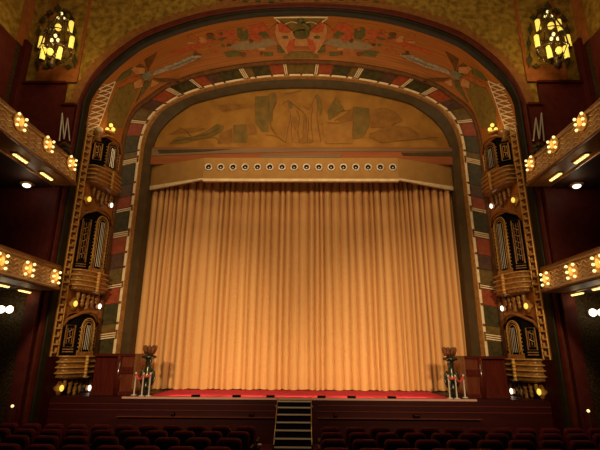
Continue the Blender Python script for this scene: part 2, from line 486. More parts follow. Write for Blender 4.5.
# frieze below the mural
fr = thing('frieze', (0, YM-.1, zt0-.5), 'striped grey and red frieze between mural and pelmet', 'frieze')
def strip(pts, dy): return MB().prism([at(x, y, YM-.12-dy) for x, y in pts], (0, .14+dy, 0))
MB().box((at(140,150,YM).x, YM-.12, ZPEL+.03), (-at(140,150,YM).x, YM+.02, zat(147.2, YM-.12))).build('frieze_bed', M['frieze_red'], fr)
strip([(150,148.5),(300,148.2),(300,151.5),(265,152.5),(215,153.5),(150,156)], .03).build('stripe', M['frieze_grey'], fr)
strip([(300,148.2),(452,148.5),(452,151.2),(380,151),(300,151.5)], .03).build('stripe', M['frieze_grey'], fr)
strip([(262,154.2),(342,154),(338,157.5),(258,157.8)], .03).build('stripe', M['frieze_grey'], fr)
strip([(156,149.6),(230,149),(205,151.5),(158,153.5)], .05).build('stripe', M['frame_dark'], fr)
strip([(400,152.5),(452,152),(452,156),(402,155.5)], .03).build('stripe', M['frame_dark'], fr)

# ------------------------------------------------------------------ pelmet
pel = thing('pelmet', (0, 16.85, zat(181, 16.8)), 'ochre three-sided pelmet box with a row of round portholes', 'pelmet')
A, B = at(203.5, 158, 16.8), at(203.5, 180.3, 16.8)
xj, zt, zb = A.x, A.z, B.z
xo = at(150.5, 167, 17.75).x; zo = at(150.5, 189.5, 17.75).z
def hexa(p, q, zlo, zhi, th, zlo2=None):
    """upright slab between plan points p and q"""
    d = Vector((q[0]-p[0], q[1]-p[1], 0)).normalized(); n = Vector((-d.y, d.x, 0))
    if n.y < 0: n = -n
    z2 = zlo if zlo2 is None else zlo2
    return MB().prism([(p[0], p[1], zlo), (q[0], q[1], z2), (q[0], q[1], zhi), (p[0], p[1], zhi)], n*th)
hexa((xj, 16.8), (-xj, 16.8), zb, zt, .12).build('front_board', M['valance'], pel)
for s in (-1, 1):
    hexa((s*-xj, 16.82), (s*-xo, 17.75), zo+.12, zt, .12, zo).build('side_board', M['valance'], pel)
    hexa((s*-xj, 16.80), (s*-xo, 17.73), zo+.08, zo+.15, .1, zo-.03).build('lower_lip', M['cream'], pel)
hexa((xj, 16.76), (-xj, 16.76), zb-.05, zb+.06, .14).build('lower_lip', M['cream'], pel)
MB().prism([(xj,16.85,zt),(-xj,16.85,zt),(-xo,17.75,zt),(-xo,17.95,zt),(xo,17.95,zt),(xo,17.75,zt)], (0, 0, .03)).build('top_board', M['valance'], pel)
for k in range(16):
    p = at(207.7 + 12.27*k, 167.4, 16.8)
    rim = MB()
    c = p + Vector((0, -.03, 0))
    rim.tube([c + Vector((math.cos(2*PI*i/20)*.135, 0, math.sin(2*PI*i/20)*.135)) for i in range(20)], .034, 8, True)
    ro = rim.build('porthole', M['silver'], pel, True)
    lens = MB()
    lens.add([p + Vector((math.cos(2*PI*i/20)*.125, -.015, math.sin(2*PI*i/20)*.125)) for i in range(20)] + [p + Vector((math.cos(2*PI*i/20)*.125, .02, math.sin(2*PI*i/20)*.125)) for i in range(20)],
             [tuple(range(20)), tuple(range(39, 19, -1))] + [(i, (i+1) % 20, 20+(i+1) % 20, 20+i) for i in range(20)])
    lens.build('porthole_well', M['black'], ro)
    MB().ball(p + Vector((0, -.02, -.02)), .04, 10, 6).build('lens', M['silver'], ro, True)

# ------------------------------------------------------------------ main curtain
def curtain_mesh():
    W = 6.95; n = 1500; rows = 14
    xs = []; off = []
    # irregular folds
    folds = []; x = -W
    while x < W:
        wd = random.uniform(.18, .40)
        folds.append((x, wd, random.uniform(.5, 1.0))); x += wd
    zb_, zt_ = ZS + .02, zt - .15
    g = [[] for _ in range(rows+1)]
    fi = 0
    for i in range(n+1):
        x = -W + 2*W*i/n
        while fi < len(folds)-1 and x > folds[fi][0] + folds[fi][1]: fi += 1
        u = (x - folds[fi][0]) / folds[fi][1]
        amp = folds[fi][2]
        side = min(1, max(0, (abs(x)-3.6)/1.5))
        prof = (abs(math.sin(PI*u)))**.45
        for r in range(rows+1):
            t = r/rows
            a = amp*(.24 + .12*t + .06*side)
            wob = .02*math.sin(3.1*t*2 + x*5)
            z = zb_ + (zt_-zb_)*t
            if r == 0: z += .025*(1-prof) + .012*math.sin(x*7)
            g[r].append(Vector((x + wob*.6, 18.22 - a*prof - .01*math.sin(x*2.2), z)))
    return g
g = curtain_mesh()
cm = MB().loft(g)
cur = thing('stage_curtain', (0, 17.85, ZS), 'huge pleated gold house curtain closing the stage opening', 'curtain')
cm.build('drape', M['curtain'], cur, True)
hem = MB().loft([[p + Vector((0, -.012, .0)) for p in g[0]], [Vector((p.x, p.y-.012, p.z+.10)) for p in g[0]]])
hem.build('hem', M['curtain'], cur, True)

# ------------------------------------------------------------------ front wall
bx, bz = 10.95, 18.0
outer = []
for i, p in enumerate(R0):
    if i < NL: outer.append(Vector((-bx, 14.5, p.z)))
    elif i > NL+NA: outer.append(Vector((bx, 14.5, p.z)))
    else:
        t = (i-NL)/NA
        zs = R0[NL].z; h = bz - zs; tot = 2*h + 2*bx; l = t*tot
        if l < h: outer.append(Vector((-bx, 14.5, zs+l)))
        elif l < h+2*bx: outer.append(Vector((-bx+l-h, 14.5, bz)))
        else: outer.append(Vector((bx, 14.5, bz-(l-h-2*bx))))
struct('wall_front', MB().loft([outer, R0]), M['olive'], 'mottled olive gold wall surrounding the great arch', 'wall')
# scalloped border outside the arch
sb = MB()
inn, out_ = [], []
K = 7
for i in range(NL, NL+NA):
    a, b = R0[i], R0[i+1]
    for k in range(K):
        p = a.lerp(b, k/K)
        d = (b-a).normalized(); n = Vector((-d.z, 0, d.x))
        if n.dot(p - Vector((0, 14.5, 6))) < 0: n = -n
        s = ((i-NL) + k/K) / 2.0
        inn.append(p + Vector((0, -.02, 0)) - n*.02)
        out_.append(p + Vector((0, -.04, 0)) + n*(.24 + .10*abs(math.sin(PI*s))))
sb.loft([inn, out_])
struct('trim_7', sb, M['scallop'], 'red brown scalloped painted border along the outside of the arch', 'moulding')
# painted top frieze seen at the head of the arch
tp = MB().prism([at(215, 2.5, 14.46), at(385, 2.5, 14.46), at(385, -12, 14.46), at(215, -12, 14.46)], (0, .03, 0))
fz = struct('trim_8', tp, M['scallop'], 'orange frieze strip with dark leaves above the arch head', 'moulding')
for k in range(14):
    x = 221 + k*12 + random.uniform(-2, 2)
    relief(ell(x, random.uniform(-1.5, 1.2), random.uniform(2, 3.6), random.uniform(1, 1.8), 9), lambda a, b, l: at(a, b, 14.455-l), .02, sub=0).build('leaf_motif', M['cove_green'], fz)

# side walls, dado, galleries
for s, nm in ((-1, 'left'), (1, 'right')):
    struct('wall_'+nm, MB().box((s*bx, 3.0, -.5), (s*(bx+.2), 14.7, 18)), M['wallpaper'], f'dark patterned side wall on the {nm} of the auditorium', 'wall')
    # painted olive upper part with red pilaster
    struct('trim_'+('9' if s < 0 else '10'), MB().box((s*(bx-.04), 10, 13.9), (s*bx, 14.5, 18)), M['olive'], f'olive upper stretch of the {nm} side wall', 'wall')
    struct('trim_'+('11' if s < 0 else '12'), MB().box((s*(bx-.08), 13.75, 13.9), (s*(bx-.03), 14.3, 18)), M['cove_rust'], f'red painted pilaster high on the {nm} side wall', 'pilaster')
    # stepped dark red dado on the front wall
    q1, q2 = at(64.5, 83, 14.4), at(74, 105, 14.4)
    dd = MB().box((s*(-q1.x), 14.36, 4.6), (s*bx, 14.5, q1.z)).box((s*(-q2.x), 14.34, 4.6), (s*(-q1.x), 14.5, q2.z))
    struct('baseboard_'+nm, dd, M['wall_red'], f'stepped dark red dado on the front wall, {nm} of the arch', 'dado')
    capm = MB().box((s*(-q1.x-.03), 14.28, q1.z-.05), (s*bx, 14.42, q1.z+.04)).box((s*(-q2.x-.03), 14.27, q2.z-.05), (s*(-q1.x), 14.42, q2.z+.04))
    struct('trim_'+('13' if s < 0 else '14'), capm, M['moulding_red'], f'thin cap rail on the stepped dado, {nm} of the arch', 'moulding')
    # gallery pier in the top corner
    g1 = at(27.8, 42, 14.3); gg = atX(14.4, 41, -10.72)
    pr = MB().box((s*(-g1.x), 14.1, 7), (s*12.2, 14.45, g1.z)).box((s*10.72, 5, 8.7), (s*12.2, gg.y, gg.z))
    struct('trim_'+('15' if s < 0 else '16'), pr, M['wall_red'], f'dark red upper gallery pier in the {nm} top corner', 'pier')
    # wallpapered end wall under the balconies and red pilaster beside the jamb
    struct('trim_'+('17' if s < 0 else '18'), MB().box((s*8.95, 14.38, -.4), (s*bx, 14.5, 8.6)), M['wallpaper'], f'dark patterned wallpaper under the {nm} balconies', 'wallpaper')
    struct('trim_'+('19' if s < 0 else '20'), MB().box((s*8.58, 14.28, -.4), (s*8.98, 14.5, 8.6)), M['wall_red'], f'dark red pilaster strip beside the {nm} jamb', 'pilaster')

# backing panel behind each chandelier
for s, nm in ((-1, 'left'), (1, 'right')):
    cx = s*at(54, 60, 14.45).x*-1
    a, b = at(34, 82, 14.45), at(75, 82, 14.45)
    zt_ = at(55, -8, 14.45).z
    bp = thing('wall_panel', (s*-(a.x+b.x)/2, 14.45, a.z), f'rust painted panel with green leaf reliefs behind the {nm} chandelier', 'wall panel', 'chandelier wall panels')
    MB().box((s*-a.x, 14.42, a.z), (s*-b.x, 14.5, zt_)).build('board', M['cove_rust'], bp)
    MB().box((s*-at(37, 82, 14.4).x, 14.39, at(55, 66, 14.45).z), (s*-at(71.5, 82, 14.4).x, 14.44, zt_)).build('inset', M['olive'], bp)
    for (x, y, rx, ry) in ((36,30,2,5),(35,44,2,6),(36,60,2.4,6),(72,30,2,5),(73.5,44,2,6),(72.5,60,2.4,6),(47,11,3.5,2),(62,11,3.5,2),(55,7,3,4),(40,18,3,2.5),(69,18,3,2.5),(44,66,3,2),(66,66,3,2)):
        pts = []
        for k in range(16):
            a_ = 2*PI*k/16; q = 1 + .28*math.cos(a_*4)
            pts.append((x+rx*q*math.cos(a_), y+ry*q*math.sin(a_)))
        if s > 0: pts = [(600-u, v) for u, v in pts]
        relief(pts, lambda u, v, l: at(u, v, 14.38-l), .05, sub=0).build('leaf_relief', M['foliage'], bp)

# ------------------------------------------------------------------ balconies
FX = 7.9
UB = (zat(184.5, 14.0), zat(163.5, 14.0)); LB = (zat(290.5, 14.0), zat(268.5, 14.0))
def balcony(s, nm, lvl, z0, z1):
    b = thing('balcony', (s*FX, 8, z0), f'ochre {lvl} balcony front on the {nm} side wall', 'balcony', 'side balconies')
    yE, y0 = 14.1, 4.5
    h = z1-z0
    MB().prism([(s*FX, y0, z0+.08), (s*(FX+.06), y0, z1-.06), (s*(FX+.30), y0, z1-.06), (s*(FX+.30), y0, z0+.08)], (0, yE-y0, 0)).build('front_panel', M['fascia'], b)
    rl = MB().tube([(s*(FX+.10), y0, z1), (s*(FX+.10), yE+.02, z1)], .10, 10)
    rl.build('top_rail', M['gold_dark'], b, True)
    MB().tube([(s*(FX+.0), y0, z0+.05), (s*(FX+.0), yE+.02, z0+.05)], .06, 8).build('lower_moulding', M['gold_dark'], b, True)
    MB().box((s*(FX+.02), y0, z0-.02), (s*(FX+.74), yE, z0+.07)).build('soffit_board', M['soffit'], b)
    MB().tube([(s*(FX+.74), y0, z0-.03), (s*(FX+.74), yE, z0-.03)], .035, 6).build('soffit_trim', M['gold_dark'], b, True)
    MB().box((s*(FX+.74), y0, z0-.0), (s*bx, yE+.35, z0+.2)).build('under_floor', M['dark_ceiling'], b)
    MB().box((s*(FX+.30), y0, z0+.2), (s*(FX+.5), yE+.3, z1+.02)).build('inner_parapet', M['wall_red'], b)
    wv = MB()
    for j in range(4):
        zc = z0 + .16 + (h-.34)*j/3
        wv.tube([(s*(FX+.005+.06*(zc-z0)/h - .005), y0 + (yE-y0)*k/240, zc + .04*math.sin(k*.75 + j*.3)) for k in range(241)], .021, 5)
    wv.build('wave_ornament', M['wave'], b, True)
    return b
for s, nm in ((-1, 'left'), (1, 'right')):
    balcony(s, nm, 'upper', *UB)
    balcony(s, nm, 'lower', *LB)
def fascia_lamp(px, py, s, lab):
    p = atX(px, py, -FX); y, z = p.y, p.z
    X = s*(FX - .03)
    t = thing('fascia_lamp', (X, y, z), lab, 'wall lamp', 'balcony front lamps')
    pl = MB().prism([(s*(FX+.02), y+.24*math.cos(a), z+.27*math.sin(a)) for a in [2*PI*k/12 for k in range(12)]], (-s*.03, 0, 0))
    pl.build('back_plate', M['gold'], t)
    for j in (-1, 1):
        for k in (-1, 0, 1):
            MB().ball((X-s*.04, y+j*.165, z+k*.17), .043, 10, 7).build('bulb', M['glow_p'], t, True)
    MB().ball((X-s*.03, y, z), .06, 10, 7, (1, .9, 2.2)).build('lens', M['glow_o'], t, True)
ordn = ['nearest the stage', 'second from the stage', 'third from the stage']
for s, nm in ((-1, 'left'), (1, 'right')):
    for k, (x, y) in enumerate(((70, 163.2), (47, 144.5), (19, 122))):
        fascia_lamp(x, y, s, f'six-bulb lamp on the {nm} upper balcony front, {ordn[k]}')
    for k, (x, y) in enumerate(((54, 278), (27.5, 270.3), (0, 262.2))):
        fascia_lamp(x, y, s, f'six-bulb lamp on the {nm} lower balcony front, {ordn[k]}')
def soffit_lamp(px, py, zs, s, lab):
    p = atZ(px, py, zs - .06); p.x *= -s
    t = thing('soffit_lamp', p, lab, 'ceiling lamp', 'lamps under the balconies')
    MB().box((p.x-.10, p.y-.32, p.z), (p.x+.10, p.y+.32, p.z+.06)).build('tray', M['gold_dark'], t)
    for k in range(5):
        MB().ball((p.x, p.y-.26+.13*k, p.z-.0), .06, 10, 6, (1, 1, .8)).build('bulb', M['glow_s'], t, True)
for s, nm in ((-1, 'left'), (1, 'right')):
    soffit_lamp(45.5, 176.5, UB[0], s, f'strip of warm bulbs under the {nm} upper balcony, nearer the stage')
    soffit_lamp(19.5, 158.5, UB[0], s, f'strip of warm bulbs under the {nm} upper balcony, farther from the stage')
    soffit_lamp(24, 292.5, LB[0], s, f'strip of warm bulbs under the {nm} lower balcony, nearer the stage')
    soffit_lamp(1, 286.5, LB[0], s, f'strip of warm bulbs under the {nm} lower balcony, farther from the stage')
    # white ceiling lamp under the upper balcony
    p = atZ(25, 185, UB[0] - .08); p.x *= -s
    t = thing('ceiling_lamp', p, f'white round ceiling lamp in the dark under the {nm} upper balcony', 'ceiling lamp', 'white balcony ceiling lamps')
    MB().lathe(p, [(.10, .08), (.2, .06), (.24, .02), (.22, 0)], 16).build('bowl', M['gold_dark'], t, True)
    MB().ball(p + Vector((0, 0, -.03)), .13, 12, 8, (1, 1, .55)).build('globe', M['glow_w'], t, True)
    # white double sconce on the end wall of the lower level
    p = at(4, 311, 14.2); p.x *= -s
    t = thing('wall_sconce', p, f'white two-globe wall sconce under the {nm} lower balcony', 'wall lamp', 'white sconces under the lower balconies')
    MB().box((p.x-.22, p.y+.06, p.z-.08), (p.x+.22, 14.40, p.z+.1)).build('back_plate', M['gold_dark'], t)
    for j in (-1, 1):
        MB().ball(p + Vector((j*.14, 0, 0)), .11, 12, 8, (1, 1, 1.15)).build('globe', M['glow_w'], t, True)
    # tiny exit-level glint lamp low on the side
    p = at(12, 408.5, 13.9); p.x *= -s
    t = thing('aisle_lamp', p, f'tiny white lamp low in the dark beside the {nm} side seats', 'lamp', 'low side lamps')
    MB().tube([p, (p.x, p.y, -.35)], .02, 6).build('stem', M['iron'], t)
    MB().ball(p, .045, 8, 6).build('bulb', M['glow_p'], t, True)
    # spires on the dado
    p = at(61, 142, 14.25); p.x *= -s
    zb0 = at(61, 143, 14.25).z
    t = thing('spire_ornament', (p.x, 14.3, zb0-.5), f'pale pair of metal spires on the dark red wall, {nm} of the arch', 'ornament', 'metal spire ornaments')
    sp = MB()
    for (xa, ya, xb, yb) in ((57.5,141,60.3,113),(60.3,113,62.2,139),(62.2,139,65.8,118),(65.8,118,68,141)):
        a, b = at(xa, ya, 14.22), at(xb, yb, 14.22); a.x *= -s; b.x *= -s
        sp.tube([a, b], .026, 6)
    sp.build('spire', M['silver'], t)
    lf = MB()
    for (xa, ya, r) in ((60,146,.10),(63,145,.13),(66.5,147,.12),(65,150,.12),(68,152,.1),(62,150,.1)):
        a = at(xa, ya, 14.2); a.x *= -s
        lf.lathe(a, [(.02, -r), (r*.9, -r*.3), (r, .2*r), (r*.55, .7*r), (.02, r)], 7)
    lf.tube([Vector((p.x, 14.25, zb0-.6)), Vector((p.x, 14.25, zb0))], .06, 8)
    lf.box((p.x-.16, 14.2, zb0-.5), (p.x+.16, 14.358, zb0-.1))
    lf.build('scroll_base', M['iron'], t)

# ------------------------------------------------------------------ cove ornaments
def C4(pts): return [(80+x/5.62, 40+y/5.62) for x, y in pts]
for s, nm in ((-1, 'left'), (1, 'right')):
    def fx(pts): return pts if s < 0 else [(600-x, y) for x, y in pts]
    p0, n0 = hit(*(fx([(144, 76)])[0]))
    st = thing('star_relief', p0, f'fan-bladed star with a long feather painted on the {nm} shoulder of the arch', 'relief', 'arch shoulder reliefs')
    def rel(nm_, mm, pts, th=.04, sub=2): relief(fx(pts), f_cove, th, sub=sub).build(nm_, M[mm], st)
    rel('field', 'cove_olive', [(115,89),(127,82),(137,84),(134,96),(127,110),(120,128),(105,127),(106,108)], .015, 3)
    rel('blade', 'dark_brown', C4([(425,65),(352,108),(372,170)]))
    rel('blade', 'cove_green', C4([(190,232),(225,185),(285,150),(275,190),(225,220)]))
    rel('blade', 'peach', C4([(275,160),(300,148),(350,150),(352,182),(300,186)]), .06)
    rel('blade', 'dark_brown', C4([(300,150),(330,130),(358,150),(362,178),(345,168)]), .05)
    rel('blade', 'cove_teal', C4([(328,192),(380,168),(395,200),(350,222)]), .08)
    rel('blade', 'cove_rust', C4([(190,260),(260,215),(325,198),(290,225),(220,262)]))
    rel('blade', 'peach', C4([(288,236),(330,215),(342,258),(292,270)]), .05)
    rel('blade', 'cove_green', C4([(358,224),(385,232),(368,268),(300,350),(338,270)]))
    rel('blade', 'peach', C4([(392,222),(432,236),(412,252),(385,262)]), .05)
    rel('blade', 'dark_brown', C4([(395,212),(520,214),(560,238),(440,232)]))
    rel('feather', 'silver_paint', [(150,75),(153,70),(161.7,66.7),(175,61.7),(190,55),(201.7,54.6),(192,60),(176,67),(162,71)], .05)
    rel('feather_inner', 'cove_teal', [(165,67.5),(178,62.7),(189,58),(196,56.4),(188,60.3),(176,65)], .07)
    # lattice of pale ropes at the foot of the shoulder
    p0, n0 = hit(*(fx([(98, 105)])[0]))
    la = thing('lattice_relief', p0, f'pale crossed lattice relief on the {nm} haunch of the arch', 'relief', 'arch haunch lattices')
    oa = catmull([Vector((x, y, 0)) for x, y in ((100,84),(91,97),(84,113),(81,128),(79,140))], 10)
    ia = catmull([Vector((x, y, 0)) for x, y in ((113,81),(108,94),(103,108),(98,122),(92,136))], 10)
    def tub(mb, pts, r):
        P = []
        for (a, b) in zip(pts[:-1], pts[1:]):
            for k in range(4):
                P.append((a[0]+(b[0]-a[0])*k/4, a[1]+(b[1]-a[1])*k/4))
        P.append(pts[-1])
        mb.tube([f_cove(x, y, .035) for x, y in fx(P)], r, 5)
    nt_ = MB()
    rd = random.Random(3)
    for k in range(10):
        a, b, c, d = oa[k], ia[k], oa[k+1], ia[k+1]
        m1 = a.lerp(b, .5+rd.uniform(-.15, .15))
        tub(nt_, [(a.x, a.y), (d.x, d.y)], .022)
        tub(nt_, [(b.x, b.y), (c.x, c.y)], .022)
        if k % 2 == 0: tub(nt_, [(a.x, a.y), (m1.x, m1.y+2), (b.x, b.y)], .018)
    nt_.build('crossed_ropes', M['cream'], la)
    ed = MB()
    tub(ed, [(p.x, p.y) for p in ia], .022)
    ed.build('edge_rope', M['cream'], la)
    # gilded key strip up the jamb
    ks = thing('key_strip', (s*8.1, 14.9, ZS), f'gilded ladder-pattern strip up the {nm} jamb of the arch', 'ornament', 'gilded jamb strips')
    def J(z, t, l):
        # upright jamb surface
        a = Vector((s*abs(R1[0].x), R1[0].y, z)); b = Vector((s*abs(R2[0].x), R2[0].y, z))
        d = (b-a).normalized(); n = Vector((-d.y, d.x, 0))
        if n.x*s > 0: n = -n
        return a.lerp(b, t) + n*l
    zpl = zat(358, 15.0)
    struct('baseboard_jamb_' + nm, MB().prism([J(-.3, -.02, -.02), J(-.3, 1.0, -.02), J(-.3, 1.0, .03), J(-.3, -.02, .03)], (0, 0, zpl+.3)), M['wood_red'], f'dark red wooden plinth at the foot of the {nm} jamb', 'plinth')
    ztop = 10.8
    rb = MB(); bed = MB()
    bed.prism([J(zpl, .005, .0), J(zpl, .145, .0), J(zpl, .145, .02), J(zpl, .005, .02)], (0, 0, ztop-zpl))
    bed.build('bed', M['dark_brown'], ks)
    for t in (.012, .138):
        rb.tube([J(zpl, t, .05), J(ztop, t, .05)], .026, 6)
    rb.build('rail', M['gold'], ks)
    z = zpl + .1; k = 0; rg = MB()
    while z < ztop-.3:
        t0, t1 = (.012, .138) if k % 2 else (.012, .09)
        rg.prism([J(z, t0, .02), J(z, t1, .02), J(z, t1, .09), J(z, t0, .09)], (0, 0, .05))
        rg.prism([J(z+.05, .085, .02), J(z+.05, .10, .02), J(z+.05, .10, .09), J(z+.05, .085, .09)], (0, 0, .12))
        z += .26; k += 1
    rg.build('key_pattern', M['gold'], ks)

# centre of the cove: twin masks with a long-necked bird
pc, nc = hit(300, 36)
ce = thing('keystone_relief', pc, 'twin painted masks and a green long-necked bird at the head of the arch', 'relief')
def relc(nm_, mm, pts, th, both=True, sub=2, lab=None):
    for s in ((-1, 1) if both else (-1,)):
        P = pts if s < 0 else [(600-x, y) for x, y in pts]
        relief(P, f_cove, th, sub=sub).build(nm_, M[mm], ce)
def C5(pts): return [(230+x/4.286, y/4.286) for x, y in pts]
relc('triangle', 'cove_olive', [(274,17.5),(300,17),(300,33),(291,30.5)], .04)
relc('mask', 'peach', C5([(192,100),(215,88),(262,130),(280,165),(262,205),(240,228),(220,205),(196,165),(188,135)]), .08)
relc('brow', 'cove_red', C5([(200,95),(218,88),(262,128),(240,136),(205,130)]), .10)
relc('eye', 'cove_green', ell(284, 36, 3.2, 1.6, 10), .11)
relc('cheek', 'cove_red', C5([(250,170),(275,160),(268,205),(242,222),(236,200)]), .10)
relc('patch', 'cove_green', [(236,28),(241,27.5),(246.5,29),(247.5,36),(246,39),(240,39.5),(236,36)], .02)
relc('patch', 'cove_red', [(248,25.5),(262,22),(268,30),(262,39),(250,38)], .02)
relc('patch', 'cove_red', [(214,36),(228,30),(235,30),(234,38),(220,41)], .015)
relc('patch', 'cove_red', [(196,42),(215,36),(214,41),(198,45)], .012)
relc('patch', 'cove_red', [(168,52),(196,43),(214,40),(196,47),(172,55)], .012)
relc('patch', 'cove_grey', [(225,47),(240,41),(270,38),(278,43),(262,48),(238,50)], .02)
relc('patch', 'cove_green', [(258,33),(264,30),(268,36),(262,38)], .035)
relc('patch', 'cove_green', [(216,39),(224,36),(226,38),(219,40.5)], .03)
relc('patch', 'cove_rust', [(268,30),(274,24),(277,32),(274,40),(268,38)], .04)
relc('patch', 'cove_green', [(276,45),(283,47),(284,53),(276,52)], .04)
relc('patch', 'cove_green', [(222,52),(231,50),(240,52),(238,56),(226,57)], .015)
relc('patch', 'cove_green', [(262,52),(272,52),(272,56),(263,56)], .015)
relc('patch', 'cove_rust', [(246,48),(256,46),(262,50),(254,54),(246,53)], .02)
relc('patch', 'cove_olive', [(284,53),(300,51),(300,58),(282,58)], .02)
rd = random.Random(11)
for k in range(46):
    x = rd.uniform(188, 291); y = 20 + (300-x)*.06 + rd.uniform(4, 32)
    if 272 < x and y < 46: continue
    w_, h_ = rd.uniform(1.5, 4.5), rd.uniform(1, 2.4)
    relc('petal_motif', rd.choice(['cove_red', 'cove_rust', 'cove_green', 'dark_brown', 'cove_rust', 'peach']), ell(x, y, w_, h_, 7, rd.random()), .02+.0006*k, sub=1)
relc('chin', 'peach', [(292,37),(300,37),(300,45),(293,45)], .07)
bb = MB()
for s in (-1, 1):
    e = lambda pts: pts if s < 0 else [(600-x, y) for x, y in pts]
    bb.tube([f_cove(x, y, .06) for x, y in e([(273,16.5),(278,20.5),(283,24.5),(291,30.8)])], .03, 5)
    bb.tube([f_cove(x, y, .06) for x, y in e([(273,16.5),(286,16.3),(300,16.2)])], .03, 5)
    bb.tube([f_cove(x, y, .06) for x, y in e([(284,23),(290,20.5),(297,22)])], .02, 5)
bb.build('outline', M['cream'], ce)
bd = MB()
relief(ell(300.5, 33, 8, 4.6, 18), f_cove, .13, bd, 2)
nk = catmull([Vector((x, y, 0)) for x, y in ((306,31),(306.5,26),(303,23),(299,21.5),(299,18.5),(302,17.5))], 16)
bd.tube([f_cove(p.x, p.y, .12) for p in nk], [.13]*6 + [.11]*6 + [.08]*5, 7)
bd.build('bird', M['cove_green'], ce)

# ------------------------------------------------------------------ organ bays
P1, P2 = Vector((R1[0].x, R1[0].y, 0)), Vector((R2[0].x, R2[0].y, 0))
def bay(s, nm, lvl, yg0, yg1, yb1, which):
    """yg0/yg1: photo rows of grille top/bottom; yb1 basket bottom"""
    a = Vector((s*abs(P1.x), P1.y, 0)); b = Vector((s*abs(P2.x), P2.y, 0))
    td = (b-a).normalized(); nn = Vector((-td.y, td.x, 0))
    if nn.x*s > 0: nn = -nn
    ctr = a + td*(1.18)
    z0 = zat(yg1, 15.55); z1 = zat(yg0, 15.55); zbk = zat(yb1, 15.55)
    def L(t, n, z): return ctr + td*t + nn*n + Vector((0, 0, z))
    t = thing('organ_bay', L(0, 0, zbk), f'{lvl} gilded organ grille bay with ribbed basket on the {nm} jamb', 'organ bay', 'organ grille bays')
    hw, fw, pr = .78, .42, .34
    plan = [(-hw, -.02), (-fw, pr), (fw, pr), (hw, -.02)]
    # solid body with a domed head; niche shade put into its black colour
    nb = MB(); rings = []
    for (zz, k) in ((z0, 1), (z1-.45, 1), (z1-.22, .93), (z1-.07, .75), (z1, .45)):
        rings.append([L(p[0]*k, p[1]*k if p[1] > 0 else p[1], zz) for p in plan])
    nb.loft(rings); nb.add(rings[-1], [(0, 1, 2, 3)]); nb.add(rings[0], [(3, 2, 1, 0)])
    nb.build('niche', M['black'], t)
    # brown hood around the head
    hd = MB()
    hp = [L(p[0]*1.06, max(p[1]*1.06, 0)+.03, z1-.42) for p in plan]
    hd.tube([L(-hw*1.05, .02, z1-.5), L(-hw*.98, .14, z1-.25), L(-fw*.9, pr*.95, z1-.02), L(0, pr*.9, z1+.07), L(fw*.9, pr*.95, z1-.02), L(hw*.98, .14, z1-.25), L(hw*1.05, .02, z1-.5)], .055, 7)
    hd.build('hood', M['band_brown'], t, True)
    # centre facet: tall arch of nested gold bands and silver rods
    ar = MB(); H = z1-.16
    for q, (r_, rad) in enumerate(((.31, .020), (.25, .011), (.175, .012))):
        pts = [L(-r_, pr+.03, z0+.12)] + [L(-r_, pr+.03, z0+.12+(H-.36-z0)*k/4) for k in range(1, 4)]
        zc = H - .33
        pts += [L(-r_*math.cos(PI*k/10), pr+.03, zc + r_*math.sin(PI*k/10)) for k in range(11)]
        pts += [L(r_, pr+.03, z0+.12)]
        ar.tube(pts, rad, 6)
    ar.build('arch_grille', M['gold'] if which != 0 else M['gold_dark'], t, True)
    rods = MB()
    for x in (-.09, .0, .09):
        rods.tube([L(x, pr+.04, z0+.2), L(x*.8, pr+.04, H-.26)], .013, 5)
    rods.build('rod', M['silver'], t)
    n = int((z1-z0-.5)/.13)
    for k in range(n):
        for sx in (-1, 1):
            MB().ball(L(sx*.36, pr+.02, z0+.15+k*.13), .022, 6, 4).build('bead', M['gold'], t)
    # slanted facets: rectangular scroll grille
    for sx in (-1, 1):
        e0, e1 = Vector((sx*hw, -.02)), Vector((sx*fw, pr))
        def S(u, z, l=.03):
            p = e0.lerp(e1, u)
            d = (e1-e0).normalized(); m_ = Vector((-d.y, d.x))
            if m_.y < 0: m_ = -m_
            return L(p.x+m_.x*l, p.y+m_.y*l, z)
        sg = MB()
        zz0, zz1 = z0+.28, z1-.45
        sg.tube([S(.25, zz0), S(.78, zz0), S(.78, zz1), S(.25, zz1)], .024, 5, True)
        sg.tube([S(.36, zz0+.1), S(.67, zz0+.1), S(.67, zz1-.1), S(.36, zz1-.1)], .014, 5, True)
        k = 0; z = zz0+.15
        while z < zz1-.15:
            sg.tube([S(.40 if k % 2 else .5, z, .035), S(.62 if k % 2 else .52, z+.07, .035), S(.5, z+.12, .035)], .016, 4)
            z += .12; k += 1
        if lvl != 'top':
            sg.tube([S(.2, z0+.12), S(.85, z0+.12)], .02, 5); sg.tube([S(.2, z0+.2), S(.85, z0+.2)], .02, 5)
        sg.build('scroll_grille', M['gold'] if which == 0 else M['gold_dark'], t)
    # gold plinth under the arch
    MB().prism([L(-.38, pr, z0-.02), L(.38, pr, z0-.02), L(.38, pr+.06, z0-.02), L(-.38, pr+.06, z0-.02)], (0, 0, .15)).build('plinth', M['gold_dark'], t)
    # ribbed basket
    bk = MB(); rings = []
    hb = (z0-zbk); nt = 4
    prof = []
    for k in range(nt):
        zz = z0 - hb*k/nt
        kk = [1.0, 1.04, 1.05, 1.06][k]
        prof += [(zz, kk), (zz-.05, kk*1.03), (zz-.07, kk*.95), (zz-hb/nt*.6, kk*.92), (zz-hb/nt*.9, kk*.96)]
    prof += [(zbk, .95), (zbk-.05, .75), (zbk-.06, .3)]
    for (zz, kk) in prof:
        rg = []
        for j in range(21):
            an = PI*j/20
            cx_, sx_ = math.cos(an), math.sin(an)
            ee = .62
            rg.append(L(-math.copysign(abs(cx_)**ee, cx_)*.80*kk, (abs(sx_)**ee)*.46*kk - .02, zz))
        rings.append(rg)
    bk.loft(rings); bk.add(rings[0], [tuple(range(21))])
